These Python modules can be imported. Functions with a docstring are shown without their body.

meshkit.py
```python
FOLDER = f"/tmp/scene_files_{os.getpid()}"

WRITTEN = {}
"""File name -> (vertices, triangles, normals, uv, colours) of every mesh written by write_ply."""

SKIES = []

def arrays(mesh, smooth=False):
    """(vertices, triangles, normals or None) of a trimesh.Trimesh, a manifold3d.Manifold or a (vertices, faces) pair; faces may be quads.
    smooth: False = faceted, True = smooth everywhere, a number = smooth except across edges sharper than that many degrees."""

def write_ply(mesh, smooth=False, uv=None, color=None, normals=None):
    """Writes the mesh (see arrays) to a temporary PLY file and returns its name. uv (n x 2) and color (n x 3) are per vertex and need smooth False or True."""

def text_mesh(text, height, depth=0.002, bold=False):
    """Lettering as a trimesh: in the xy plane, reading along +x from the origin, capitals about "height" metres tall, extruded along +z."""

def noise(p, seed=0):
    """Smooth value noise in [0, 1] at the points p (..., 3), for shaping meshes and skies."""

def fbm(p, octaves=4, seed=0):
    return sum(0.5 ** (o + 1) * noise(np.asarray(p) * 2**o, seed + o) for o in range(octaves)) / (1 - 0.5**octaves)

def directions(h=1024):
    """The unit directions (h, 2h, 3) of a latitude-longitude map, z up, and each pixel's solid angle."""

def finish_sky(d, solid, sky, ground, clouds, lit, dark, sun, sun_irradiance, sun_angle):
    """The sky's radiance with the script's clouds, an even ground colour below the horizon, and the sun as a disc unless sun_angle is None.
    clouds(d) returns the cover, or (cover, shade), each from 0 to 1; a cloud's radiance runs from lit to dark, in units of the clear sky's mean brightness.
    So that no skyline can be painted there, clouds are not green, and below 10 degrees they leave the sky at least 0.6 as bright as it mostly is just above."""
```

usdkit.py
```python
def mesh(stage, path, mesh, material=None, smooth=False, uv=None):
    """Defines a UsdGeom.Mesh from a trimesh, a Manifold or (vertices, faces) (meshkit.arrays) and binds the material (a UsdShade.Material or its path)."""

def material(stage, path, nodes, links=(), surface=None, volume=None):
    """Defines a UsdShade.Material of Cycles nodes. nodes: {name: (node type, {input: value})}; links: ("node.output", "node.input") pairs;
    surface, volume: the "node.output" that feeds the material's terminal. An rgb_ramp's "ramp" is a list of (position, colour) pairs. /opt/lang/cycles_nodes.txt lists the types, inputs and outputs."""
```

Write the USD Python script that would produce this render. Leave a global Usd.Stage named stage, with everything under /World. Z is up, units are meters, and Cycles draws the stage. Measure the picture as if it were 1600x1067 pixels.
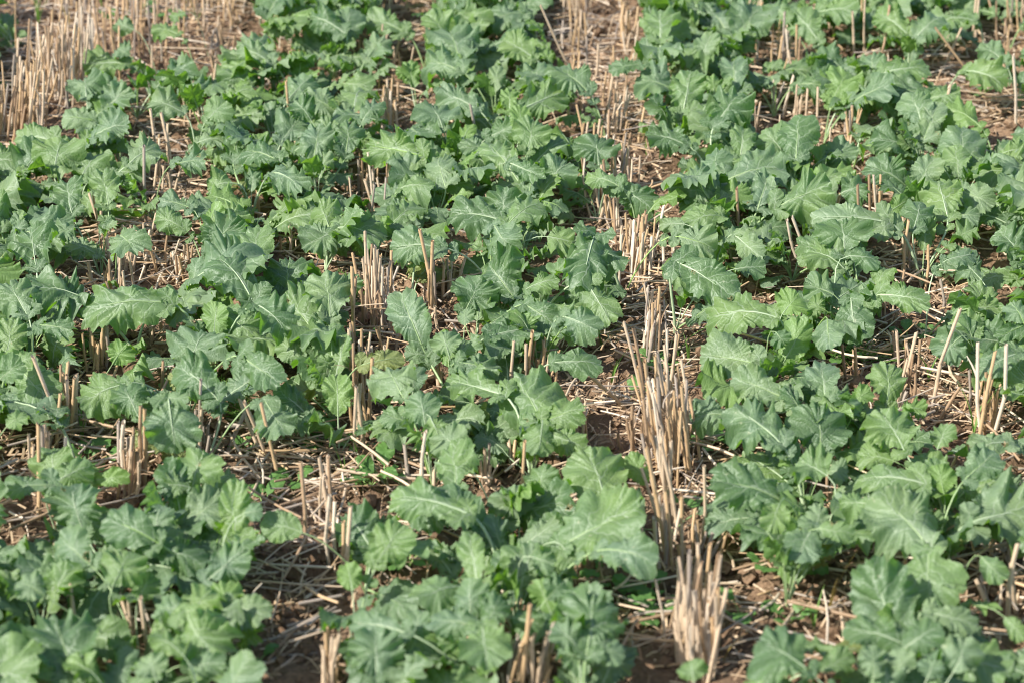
import math, random
import numpy as np
import trimesh, usdkit, meshkit
from pxr import Usd, UsdGeom, UsdLux, UsdShade, Gf, Sdf, Vt

stage = Usd.Stage.CreateInMemory()
UsdGeom.SetStageUpAxis(stage, "Z")
UsdGeom.SetStageMetersPerUnit(stage, 1.0)
W = UsdGeom.Xform.Define(stage, "/World")
UsdGeom.Scope.Define(stage, "/World/Looks")

# ---------------------------------------------------------------- camera, sky, sun, exposure
FOC, CAM_H = 70.0, 1.5
PITCH = math.radians(25.0)
EXPOSURE = 0.82
FOCUS = 3.55
FSTOP = 4.4
SUN_EL, SUN_AZ = math.radians(41), math.radians(240)      # azimuth = atan2(x, y), clockwise from the view direction
SKY, SUN = 0.118, 1.24

cam = UsdGeom.Camera.Define(stage, "/World/camera")
cam.CreateFocalLengthAttr(FOC); cam.CreateHorizontalApertureAttr(36.0); cam.CreateVerticalApertureAttr(36.0 * 682 / 1024)
cam.CreateFStopAttr(FSTOP); cam.CreateFocusDistanceAttr(FOCUS); cam.CreateExposureAttr(EXPOSURE)
cam.CreateClippingRangeAttr(Gf.Vec2f(0.05, 5000))
cx_ = UsdGeom.Xformable(cam)
cx_.AddTranslateOp().Set(Gf.Vec3d(0, 0, CAM_H)); cx_.AddRotateXOp().Set(90 - math.degrees(PITCH))

dome = UsdLux.DomeLight.Define(stage, "/World/sky")
dome.GetPrim().SetCustomDataByKey("kind", "structure")
sky_m = usdkit.material(stage, "/World/Looks/sky_look", {
    "s": ("sky_texture", {"sky_type": "single_scattering", "sun_disc": False, "sun_elevation": SUN_EL, "sun_rotation": SUN_AZ,
                          "air_density": 1.0, "aerosol_density": 1.6, "ozone_density": 1.0}),
    "b": ("background_shader", {"strength": SKY})}, [("s.color", "b.color")], surface="b.background")
UsdShade.MaterialBindingAPI.Apply(dome.GetPrim()).Bind(sky_m)
sun = UsdLux.DistantLight.Define(stage, "/World/sun")
sun.CreateIntensityAttr(SUN); sun.CreateAngleAttr(0.55); sun.CreateNormalizeAttr(True); sun.CreateColorAttr(Gf.Vec3f(1.0, 0.93, 0.82))
sd = np.array([math.sin(SUN_AZ) * math.cos(SUN_EL), math.cos(SUN_AZ) * math.cos(SUN_EL), math.sin(SUN_EL)])
zq = Gf.Rotation(Gf.Vec3d(0, 0, 1), Gf.Vec3d(*map(float, sd)))
UsdGeom.Xformable(sun).AddTransformOp().Set(Gf.Matrix4d(zq, Gf.Vec3d(0, 0, 0)))

# ---------------------------------------------------------------- helpers
rnd = random.Random(11)
rng = np.random.default_rng(11)
FPX = FOC / 36.0 * 1600
FWD = np.array([0, math.cos(PITCH), -math.sin(PITCH)]); RIGHT = np.array([1.0, 0, 0]); DOWN = np.array([0, -math.sin(PITCH), -math.cos(PITCH)])
EYE = np.array([0, 0, CAM_H])

def ray(px, py):
    return FWD + RIGHT * ((px - 800) / FPX) + DOWN * ((py - 533.5) / FPX)
def at_z(px, py, z=0.0):
    d = ray(px, py); return EYE + d * ((z - CAM_H) / d[2])
def at_plane(px, py, p, n):
    d = ray(px, py); return EYE + d * (np.dot(p - EYE, n) / np.dot(d, n))
def project(p):
    v = np.asarray(p) - EYE
    z = v @ FWD
    return np.stack([800 + FPX * (v @ RIGHT) / z, 533.5 + FPX * (v @ DOWN) / z], -1)
def unit(v): return v / (np.linalg.norm(v) + 1e-12)

taken = {}
def numbered(parent, name):
    k = (parent, name); n = taken.get(k, 0); taken[k] = n + 1
    return f"{parent}/{name}" + (f"_{n:03d}" if n else "")
def put_mesh(parent, name, v, f, mat, smooth=True, uv=None):
    path = numbered(parent, name)
    m = UsdGeom.Mesh.Define(stage, path)
    v = np.asarray(v, np.float64); f = np.asarray(f, np.int32)
    m.CreatePointsAttr(Vt.Vec3fArray.FromNumpy(v.astype(np.float32)))
    m.CreateFaceVertexCountsAttr(Vt.IntArray.FromNumpy(np.full(len(f), f.shape[1], np.int32)))
    m.CreateFaceVertexIndicesAttr(Vt.IntArray.FromNumpy(f.ravel()))
    m.CreateSubdivisionSchemeAttr("none")
    if smooth:
        n = np.zeros_like(v); fn = np.cross(v[f[:, 1]] - v[f[:, 0]], v[f[:, 2]] - v[f[:, 0]])
        for k in range(f.shape[1]): np.add.at(n, f[:, k], fn)
        n /= np.linalg.norm(n, axis=1, keepdims=True) + 1e-15
        m.CreateNormalsAttr(Vt.Vec3fArray.FromNumpy(n.astype(np.float32))); m.SetNormalsInterpolation("vertex")
    if uv is not None:
        UsdGeom.PrimvarsAPI(m).CreatePrimvar("st", Sdf.ValueTypeNames.TexCoord2fArray, "vertex").Set(Vt.Vec2fArray.FromNumpy(np.asarray(uv, np.float32)))
    UsdShade.MaterialBindingAPI.Apply(m.GetPrim()).Bind(mat)
    return m.GetPrim()
def tag(p, label=None, cat=None, group=None, kind=None):
    for k, t in (("label", label), ("category", cat), ("group", group), ("kind", kind)):
        if t: p.SetCustomDataByKey(k, t)
    return p
def thing(name, label, cat, loc, group=None):
    path = numbered("/World", name)
    x = UsdGeom.Xform.Define(stage, path); x.AddTranslateOp().Set(Gf.Vec3d(*map(float, loc)))
    return tag(x.GetPrim(), label, cat, group)

def ordinal(n):
    small = ["", "first", "second", "third", "fourth", "fifth", "sixth", "seventh", "eighth", "ninth", "tenth", "eleventh", "twelfth",
             "thirteenth", "fourteenth", "fifteenth", "sixteenth", "seventeenth", "eighteenth", "nineteenth", "twentieth"]
    if n <= 20: return small[n]
    if n >= 100: return "hundredth" if n == 100 else "hundred-and-" + ordinal(n - 100)
    tens = {2: "twenty", 3: "thirty", 4: "forty", 5: "fifty", 6: "sixty", 7: "seventy", 8: "eighty", 9: "ninety"}
    t, o = divmod(n, 10)
    if o == 0: return tens[t][:-1] + "ieth"
    return f"{tens[t]}-{small[o]}"

# ---------------------------------------------------------------- materials
def leaf_material(name, top, young, vein, under, trans, rough=0.5, wax=0.5):
    n = {
        "uv": ("uvmap", {"attribute": "st"}),
        "geo": ("geometry", {}),
        "wob": ("noise_texture", {"scale": 4.5, "detail": 2.0}),
        "wobs": ("vector_math", {"math_type": "multiply_add", "vector2": (0.20, 0.20, 0.0), "vector3": (-0.10, -0.10, 0)}),
        "p": ("vector_math", {"math_type": "add"}),
        "xyz": ("separate_xyz", {}),
        "v0": ("math", {"math_type": "subtract", "value2": 0.5}),
        "va": ("math", {"math_type": "absolute"}),
        "side": ("math", {"math_type": "greater_than", "value2": 0.0}),
        "vs": ("math", {"math_type": "multiply", "value2": -0.85}),
        "t0": ("math", {"math_type": "add"}),
        "t1": ("math", {"math_type": "multiply_add", "value2": 5.2}),
        "sh": ("math", {"math_type": "multiply", "value2": 0.45}),
        "pp": ("math", {"math_type": "pingpong", "value2": 0.5}),
        "line": ("map_range", {"range_type": "smoothstep", "from_min": 0.065, "from_max": 0.010, "to_min": 0.0, "to_max": 1.0, "clamp": True}),
        "fade": ("map_range", {"range_type": "smoothstep", "from_min": 0.48, "from_max": 0.06, "to_min": 0.0, "to_max": 1.0, "clamp": True}),
        "lines": ("math", {"math_type": "multiply"}),
        "midw": ("map_range", {"from_min": 0.0, "from_max": 1.0, "to_min": 0.022, "to_max": 0.003, "clamp": True}),
        "mid": ("math", {"math_type": "less_than"}),
        "vor": ("voronoi_texture", {"feature": "distance_to_edge", "scale": 17.0}),
        "net": ("map_range", {"range_type": "smoothstep", "from_min": 0.08, "from_max": 0.0, "to_min": 0.0, "to_max": 0.26, "clamp": True}),
        "vmax": ("math", {"math_type": "maximum"}),
        "vmax2": ("math", {"math_type": "maximum"}),
        "vm": ("math", {"math_type": "multiply", "value2": 0.62}),
        "mot": ("noise_texture", {"scale": 16.0, "detail": 3.0, "roughness": 0.6}),
        "motr": ("map_range", {"from_min": 0.35, "from_max": 0.7, "clamp": True}),
        "motc": ("mix_color", {"a": top, "b": young}),
        "vc": ("mix_color", {"b": vein}),
        "spot": ("noise_texture", {"scale": 90.0, "detail": 1.0}),
        "spotr": ("map_range", {"from_min": 0.74, "from_max": 0.80, "to_min": 0.0, "to_max": 0.45, "clamp": True}),
        "sc": ("mix_color", {"b": (0.42, 0.45, 0.30)}),
        "uc": ("mix_color", {"b": under}),
        "hq": ("map_range", {"range_type": "smoothstep", "from_min": 0.0, "from_max": 0.22, "to_min": 0.0, "to_max": 0.75, "clamp": True}),
        "hv": ("map_range", {"range_type": "smoothstep", "from_min": 0.0, "from_max": 0.25, "to_min": 0.0, "to_max": 0.55, "clamp": True}),
        "hm": ("math", {"math_type": "add"}),
        "hn": ("math", {"math_type": "multiply_add", "value2": 0.6}),
        "bump": ("bump", {"strength": 0.32, "distance": 0.0020}),
        "pr": ("principled_bsdf", {"roughness": rough, "specular_ior_level": wax, "specular_tint": (0.9, 1.0, 1.0)}),
        "tr": ("translucent_bsdf", {"color": trans}),
        "mx": ("mix_closure", {"fac": 0.36}),
        "hw": ("noise_texture", {"scale": 160.0, "detail": 2.0}), "hws": ("vector_math", {"math_type": "scale", "scale": 0.016}), "hp": ("vector_math", {"math_type": "add"}),
        "hvor": ("voronoi_texture", {"feature": "f1", "scale": 34.0}), "hsel": ("separate_color", {}), "hon": ("math", {"math_type": "less_than", "value2": 0.035}),
        "hin": ("math", {"math_type": "less_than", "value2": 0.15}), "hrim": ("math", {"math_type": "less_than", "value2": 0.175}),
        "hole": ("math", {"math_type": "multiply"}), "rim": ("math", {"math_type": "multiply"}), "rc": ("mix_color", {"b": (0.30, 0.25, 0.13)}),
        "tp": ("transparent_bsdf", {}), "mh": ("mix_closure", {}),
    }
    l = [("geo.position", "hw.vector"), ("hw.color", "hws.vector1"), ("hws.vector", "hp.vector1"), ("geo.position", "hp.vector2"), ("hp.vector", "hvor.vector"),
         ("hvor.color", "hsel.color"), ("hsel.r", "hon.value1"), ("hvor.distance", "hin.value1"), ("hvor.distance", "hrim.value1"),
         ("hon.value", "hole.value1"), ("hin.value", "hole.value2"), ("hon.value", "rim.value1"), ("hrim.value", "rim.value2"),
         ("uc.result", "rc.a"), ("rim.value", "rc.fac"), ("hole.value", "mh.fac"), ("mx.closure", "mh.closure1"), ("tp.BSDF", "mh.closure2"),
         ("uv.UV", "wob.vector"), ("wob.color", "wobs.vector1"), ("uv.UV", "p.vector1"), ("wobs.vector", "p.vector2"), ("p.vector", "xyz.vector"),
         ("xyz.y", "v0.value1"), ("v0.value", "va.value1"), ("v0.value", "side.value1"), ("va.value", "vs.value1"), ("xyz.x", "t0.value1"), ("vs.value", "t0.value2"),
         ("side.value", "sh.value1"), ("t0.value", "t1.value1"), ("sh.value", "t1.value3"), ("t1.value", "pp.value1"), ("pp.value", "line.value"),
         ("va.value", "fade.value"), ("line.result", "lines.value1"), ("fade.result", "lines.value2"),
         ("xyz.x", "midw.value"), ("va.value", "mid.value1"), ("midw.result", "mid.value2"),
         ("uv.UV", "vor.vector"), ("vor.distance", "net.value"), ("lines.value", "vmax.value1"), ("net.result", "vmax.value2"),
         ("vmax.value", "vmax2.value1"), ("mid.value", "vmax2.value2"), ("vmax2.value", "vm.value1"),
         ("geo.position", "mot.vector"), ("mot.fac", "motr.value"), ("motr.result", "motc.fac"),
         ("motc.result", "vc.a"), ("vm.value", "vc.fac"), ("geo.position", "spot.vector"), ("spot.fac", "spotr.value"), ("vc.result", "sc.a"), ("spotr.result", "sc.fac"),
         ("sc.result", "uc.a"), ("geo.backfacing", "uc.fac"),
         ("pp.value", "hq.value"), ("vor.distance", "hv.value"), ("hq.result", "hm.value1"), ("hv.result", "hm.value2"), ("mot.fac", "hn.value1"), ("hm.value", "hn.value3"),
         ("hn.value", "bump.height"), ("bump.normal", "pr.normal"), ("bump.normal", "tr.normal"),
         ("rc.result", "pr.base_color"), ("pr.BSDF", "mx.closure1"), ("tr.BSDF", "mx.closure2")]
    return usdkit.material(stage, f"/World/Looks/{name}", n, l, surface="mh.closure")

V = (0.34, 0.42, 0.30)
LEAF = [
    leaf_material("leaf_blue_green", (0.118, 0.188, 0.116), (0.144, 0.224, 0.100), V, (0.12, 0.22, 0.07), (0.21, 0.44, 0.03), 0.50, 0.5),
    leaf_material("leaf_mid_green", (0.122, 0.200, 0.090), (0.156, 0.244, 0.084), V, (0.13, 0.23, 0.07), (0.22, 0.46, 0.03), 0.50, 0.5),
    leaf_material("leaf_pale_green", (0.152, 0.226, 0.130), (0.184, 0.266, 0.118), V, (0.14, 0.24, 0.08), (0.22, 0.44, 0.03), 0.52, 0.5),
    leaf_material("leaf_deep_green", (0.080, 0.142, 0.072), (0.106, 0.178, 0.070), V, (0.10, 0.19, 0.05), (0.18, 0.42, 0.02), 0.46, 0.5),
    leaf_material("leaf_young_green", (0.132, 0.222, 0.072), (0.164, 0.264, 0.078), (0.28, 0.40, 0.18), (0.13, 0.25, 0.06), (0.25, 0.50, 0.03), 0.46),
    leaf_material("leaf_yellowing", (0.165, 0.222, 0.080), (0.205, 0.245, 0.080), (0.32, 0.36, 0.18), (0.20, 0.24, 0.09), (0.30, 0.34, 0.04), 0.5),
    leaf_material("leaf_fresh_green", (0.130, 0.210, 0.082), (0.164, 0.248, 0.082), V, (0.14, 0.24, 0.06), (0.24, 0.50, 0.03), 0.50, 0.5),
]
def plain(name, c1, c2, scale, rough=0.6, spec=0.4, trans=None, bump=0.0, stretch=None):
    n = {"geo": ("geometry", {}), "no": ("noise_texture", {"scale": scale, "detail": 4.0, "roughness": 0.6}), "mr": ("map_range", {"from_min": 0.3, "from_max": 0.7, "clamp": True}),
         "c": ("mix_color", {"a": c1, "b": c2}), "pr": ("principled_bsdf", {"roughness": rough, "specular_ior_level": spec}), "b": ("bump", {"strength": bump, "distance": 0.001})}
    l = [("no.fac", "mr.value"), ("mr.result", "c.fac"), ("c.result", "pr.base_color"), ("no.fac", "b.height")]
    if stretch:
        n["uv"] = ("uvmap", {"attribute": "st"}); n["mp"] = ("mapping", {"scale": stretch})
        l += [("uv.UV", "mp.vector"), ("mp.vector", "no.vector")]
    else:
        l += [("geo.position", "no.vector")]
    if bump: l.append(("b.normal", "pr.normal"))
    out = "pr.BSDF"
    if trans:
        n["tr"] = ("translucent_bsdf", {"color": trans}); n["mx"] = ("mix_closure", {"fac": 0.3})
        l += [("pr.BSDF", "mx.closure1"), ("tr.BSDF", "mx.closure2")]; out = "mx.closure"
    return usdkit.material(stage, f"/World/Looks/{name}", n, l, surface=out)
STALK = [plain("stalk_pale", (0.19, 0.29, 0.12), (0.28, 0.38, 0.19), 60, 0.45, 0.5), plain("stalk_white", (0.28, 0.38, 0.22), (0.38, 0.47, 0.31), 60, 0.45, 0.5),
         plain("stalk_green", (0.19, 0.33, 0.08), (0.27, 0.40, 0.13), 60, 0.45, 0.5)]

def straw_material(name, c1, c2, dark):
    n = {"uv": ("uvmap", {"attribute": "st"}), "mp": ("mapping", {"scale": (0.8, 16.0, 1.0)}), "geo": ("geometry", {}),
         "no": ("noise_texture", {"scale": 1.6, "detail": 4.0, "roughness": 0.65}), "mr": ("map_range", {"from_min": 0.3, "from_max": 0.7, "clamp": True}),
         "c": ("mix_color", {"a": c1, "b": c2}), "st": ("noise_texture", {"scale": 38.0, "detail": 3.0, "roughness": 0.7}),
         "sr": ("map_range", {"from_min": 0.55, "from_max": 0.75, "to_min": 0.0, "to_max": 0.65, "clamp": True}), "d": ("mix_color", {"b": dark}),
         "b": ("bump", {"strength": 0.4, "distance": 0.0006}), "pr": ("principled_bsdf", {"roughness": 0.42, "specular_ior_level": 0.45})}
    l = [("uv.UV", "mp.vector"), ("mp.vector", "no.vector"), ("no.fac", "mr.value"), ("mr.result", "c.fac"), ("geo.position", "st.vector"), ("st.fac", "sr.value"),
         ("c.result", "d.a"), ("sr.result", "d.fac"), ("d.result", "pr.base_color"), ("no.fac", "b.height"), ("b.normal", "pr.normal")]
    return usdkit.material(stage, f"/World/Looks/{name}", n, l, surface="pr.BSDF")
STRAW = [straw_material("straw_pale", (0.44, 0.335, 0.235), (0.60, 0.48, 0.355), (0.20, 0.135, 0.08)),
         straw_material("straw_golden", (0.41, 0.275, 0.15), (0.54, 0.395, 0.245), (0.19, 0.115, 0.055)),
         straw_material("straw_brown", (0.26, 0.17, 0.105), (0.41, 0.295, 0.195), (0.12, 0.075, 0.042)),
         straw_material("straw_bleached", (0.52, 0.43, 0.335), (0.68, 0.59, 0.48), (0.26, 0.20, 0.135)),
         straw_material("straw_grey", (0.26, 0.215, 0.18), (0.40, 0.345, 0.295), (0.11, 0.085, 0.06))]
SOIL = usdkit.material(stage, "/World/Looks/soil_look", {
    "geo": ("geometry", {}), "n1": ("noise_texture", {"scale": 6.0, "detail": 5.0, "roughness": 0.6}), "n2": ("noise_texture", {"scale": 140.0, "detail": 4.0, "roughness": 0.7}),
    "r": ("rgb_ramp", {"ramp": [(0.3, (0.145, 0.092, 0.058)), (0.5, (0.220, 0.146, 0.094)), (0.72, (0.31, 0.212, 0.142))]}),
    "r2": ("map_range", {"from_min": 0.3, "from_max": 0.75, "to_min": 0.55, "to_max": 1.3}), "m": ("vector_math", {"math_type": "scale"}),
    "b": ("bump", {"strength": 0.9, "distance": 0.006}), "pr": ("principled_bsdf", {"roughness": 0.9, "specular_ior_level": 0.15})},
    [("geo.position", "n1.vector"), ("geo.position", "n2.vector"), ("n1.fac", "r.fac"), ("n2.fac", "r2.value"), ("r.color", "m.vector1"), ("r2.result", "m.scale"),
     ("m.vector", "pr.base_color"), ("n2.fac", "b.height"), ("b.normal", "pr.normal")], surface="pr.BSDF")

# ---------------------------------------------------------------- ground
def ground_z(x, y):
    x = np.asarray(x, float); y = np.asarray(y, float)
    p = np.stack([x, y, np.zeros_like(x)], -1)
    a = meshkit.fbm(p * 3.0 + 40.0, 3, 1) - 0.5
    b = meshkit.fbm(p * 14.0 + 90.0, 4, 5) - 0.5
    c = meshkit.noise(p * 42.0 + 17.0, 9)
    near = np.clip(1.3 - np.abs(y - 4.2) / 6.0, 0, 1)
    return a * 0.030 + near * (b * 0.044 + (c ** 3) * 0.022)
xs = np.unique(np.concatenate([np.linspace(-120, -8, 15), np.linspace(-8, -2.0, 30), np.arange(-2.0, 2.0, 0.0125), np.linspace(2.0, 8, 30), np.linspace(8, 120, 15)]))
ys = np.unique(np.concatenate([np.linspace(-60, -2, 14), np.linspace(-2, 1.9, 24), np.arange(1.9, 6.2, 0.0125), np.linspace(6.2, 12, 40), np.linspace(12, 160, 20)]))
GX, GY = np.meshgrid(xs, ys)
GZ = ground_z(GX, GY)
nx, ny = len(xs), len(ys)
I, J = np.meshgrid(np.arange(nx - 1), np.arange(ny - 1))
a = (J * nx + I).ravel()
tag(put_mesh("/World", "soil", np.stack([GX, GY, GZ], -1).reshape(-1, 3), np.stack([a, a + 1, a + nx + 1, a + nx], 1), SOIL), "crumbly brown field soil under the crop rows", kind="structure")

# ---------------------------------------------------------------- where bare ground shows (strips without plants)
GAPS_PX = [
    [(0, 0), (400, 0), (395, 35), (345, 80), (330, 120), (265, 80), (190, 75), (135, 95), (65, 150), (100, 195), (60, 232), (0, 240)],
    [(225, 165), (290, 170), (312, 205), (282, 250), (300, 290), (258, 312), (240, 270), (215, 240)],
    [(150, 360), (210, 350), (240, 372), (300, 362), (300, 420), (262, 455), (205, 430), (150, 440)],
    [(125, 490), (200, 490), (185, 560), (150, 610), (120, 640), (130, 560)],
    [(0, 680), (90, 645), (120, 690), (190, 690), (235, 720), (210, 765), (100, 725), (0, 765)],
    [(20, 760), (60, 740), (90, 765), (60, 840), (30, 860)],
    [(360, 690), (470, 690), (560, 700), (640, 705), (700, 725), (600, 790), (530, 800), (510, 880), (490, 925), (430, 840), (388, 780), (362, 725)],
    [(385, 890), (490, 890), (515, 960), (525, 1067), (365, 1067), (420, 990), (400, 935)],
    [(500, 640), (565, 560), (560, 480), (540, 420), (600, 390), (640, 420), (628, 470), (615, 540), (580, 620), (560, 700)],
    [(490, 385), (545, 390), (540, 430), (500, 420)],
    [(590, 130), (680, 110), (700, 160), (640, 200), (590, 190)], [(620, 20), (670, 30), (670, 100), (620, 90)],
    [(840, 0), (1000, 0), (1000, 130), (1005, 180), (1020, 250), (1040, 330), (1055, 350), (1048, 450), (1090, 520), (1080, 600), (1160, 720), (1110, 780), (1130, 850),
     (1200, 880), (1320, 900), (1335, 960), (1180, 1010), (1170, 1067), (990, 1067), (1000, 970), (920, 880), (1025, 900), (1035, 830), (1000, 760), (960, 690), (910, 670),
     (940, 560), (960, 480), (980, 430), (905, 345), (930, 280), (900, 230), (930, 150), (890, 110)],
    [(1370, 380), (1440, 345), (1460, 400), (1425, 440), (1440, 480), (1520, 470), (1480, 500), (1460, 560), (1560, 650), (1600, 640), (1600, 760), (1570, 690), (1480, 680),
     (1420, 600), (1300, 590), (1290, 548), (1400, 510), (1380, 440)],
    [(1200, 50), (1250, 60), (1260, 90), (1200, 110)], [(1385, 75), (1480, 60), (1530, 110), (1600, 150), (1600, 210), (1515, 185), (1470, 130), (1390, 110)],
    [(1180, 150), (1280, 170), (1310, 210), (1260, 205)], [(1510, 865), (1600, 835), (1600, 960), (1560, 950), (1510, 920)],
]
from shapely import Polygon, Point
from shapely.prepared import prep
GAPS = [prep(Polygon([tuple(at_z(x, y, 0.0)[:2]) for x, y in g])) for g in GAPS_PX]        # on the ground, as plan polygons
def in_gap(p):
    q = Point(p[0], p[1]); return any(g.contains(q) for g in GAPS)
GAPS_UP = [prep(Polygon(g)) for g in GAPS_PX]
def over_gap(p):
    q = Point(*project(np.asarray(p))); return any(g.contains(q) for g in GAPS_UP)

# ---------------------------------------------------------------- strips and rows (for the words)
def row_x(p): return p[0] + 0.0243 * p[1]
ALLEY = {"left": row_x(at_z(95, 700)), "second": row_x(at_z(556, 700)), "clump": row_x(at_z(1022, 700)), "right": row_x(at_z(1490, 700))}
def row_of(p):
    r = row_x(p); e = [ALLEY[k] for k in ("left", "second", "clump", "right")]
    return sum(r > x for x in e)
ROWS = ["leftmost leafy row", "second leafy row from left", "middle leafy row", "fourth leafy row from left", "rightmost leafy row"]
def strip_of(p):
    r = row_x(p); e = [ALLEY[k] for k in ("left", "second", "clump", "right")]
    return int(np.argmin([abs(r - x) for x in e]))
STRIPS = ["leftmost stubble strip", "strip left of middle row", "strip right of middle row", "rightmost stubble strip"]

# ---------------------------------------------------------------- leaves
def leaf_geometry(L, Wd, seed, segs, rings, arch, fold, ruffle, twist=0.0, lobe=1.0):
    r_ = np.random.default_rng(seed)
    th = np.linspace(0, 2 * np.pi, segs, endpoint=False)
    a, b = L / 2, Wd / 2
    ph = r_.uniform(0, 6.28, 8)
    r0 = 1.0 / (np.abs(np.cos(th) / a) ** 2.35 + np.abs(np.sin(th) / b) ** 2.35) ** (1 / 2.35)
    sw = 0.5 * (1 - np.cos(th))                                     # 0 at the tip, 1 at the stalk
    shape = 1 + 0.12 * np.cos(th) * np.abs(np.sin(th)) - 0.10 * sw * np.abs(np.sin(2 * th))
    k1 = r_.choice([4.0, 4.5, 5.0, 5.5])
    warp = th + 0.22 * np.sin(th * 2 + ph[0]) + 0.12 * np.sin(3 * th + ph[1])
    big = np.abs(np.cos(k1 * warp + ph[2])) ** 0.75 * (0.8 + 0.3 * np.sin(th + ph[7]))
    k2 = r_.integers(18, 25)
    w2 = warp + 0.05 * np.sin(5 * th + ph[3])
    saw = ((k2 * w2 / 6.2832 + ph[4]) % 1.0)
    tooth = np.where(saw < 0.62, saw / 0.62, (1 - saw) / 0.38) ** 1.15 * (0.75 + 0.35 * np.sin(2 * th + ph[6]))
    dist_base = np.abs(th - np.pi)
    bf = np.clip(dist_base / 0.55, 0, 1)
    r = r0 * shape * (1 + lobe * bf * (r_.uniform(0.05, 0.19) * (big - 0.74) + r_.uniform(0.08, 0.14) * (tooth - 0.40)) + 0.05 * bf * np.sin(th * 2 + ph[5]) + 0.03 * r_.normal(size=segs) * bf * 0.7)
    s = np.linspace(0, 1, rings + 1)[1:] ** 0.8
    X = a + np.outer(s, r * np.cos(th)); Y = np.outer(s, r * np.sin(th))
    X = np.concatenate([[a], X.ravel()]); Y = np.concatenate([[0.0], Y.ravel()])
    S = np.concatenate([[0.0], np.repeat(s, segs)]); T = np.concatenate([[0.0], np.tile(th, rings)])
    u = X / L
    Z = arch * L * 4 * u * (1 - u) * np.where(u > 1, 0.6, 1)
    yb = np.abs(Y) / b
    Z += fold * b * yb - abs(fold) * 0.35 * b * yb ** 2 - 0.16 * b * yb ** 2 * (0.6 + 0.8 * r_.random())
    edge = S ** 2.2
    kf = r_.uniform(1.7, 3.0)
    wT = T + 0.35 * np.sin(T * 2 + ph[0]) + 0.2 * np.sin(3 * T + ph[2])
    bfT = np.clip(np.abs(T - np.pi) / 0.6, 0, 1)
    Z += ruffle * b * bfT * (S ** 1.8 * np.sin(2 * T + ph[5]) * 0.5 + np.minimum(yb, 1.3) ** 1.25 * 0.72 * np.sin(6.2832 * kf * (u - 0.42 * yb) + np.where(Y > 0, ph[6], ph[7])) + S ** 2 * 0.35 * np.sin(3 * T + ph[7]) + S ** 3.5 * (0.34 * np.sin(7 * wT + ph[1]) + 0.42 * np.sin(14 * wT + ph[3])))
    p3 = np.stack([X / L * 5, Y / L * 5, np.zeros_like(X)], -1)
    Z += (meshkit.fbm(p3 + seed % 97, 3, seed % 31) - 0.5) * 0.34 * b * (0.3 + np.minimum(yb, 1.0))
    Z += twist * (u - 0.3) * Y
    v = np.stack([X, Y, Z], -1)
    k = np.arange(segs); kn = (k + 1) % segs
    f = [np.stack([np.zeros(segs, int), 1 + k, 1 + kn], 1)]
    for i in range(rings - 1):
        o, q = 1 + i * segs, 1 + (i + 1) * segs
        f += [np.stack([o + k, q + k, q + kn], 1), np.stack([o + k, q + kn, o + kn], 1)]
    uv = np.stack([u, Y / L + 0.5], -1)
    us = np.linspace(0.0, 0.84, 9)
    mz = arch * L * 4 * us * (1 - us) + (meshkit.fbm(np.stack([us * 5, 0 * us, 0 * us], -1) + seed % 97, 3, seed % 31) - 0.5) * 0.34 * b * 0.3
    return v, np.vstack(f), uv, np.stack([us * L, 0 * us, mz], -1)

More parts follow.
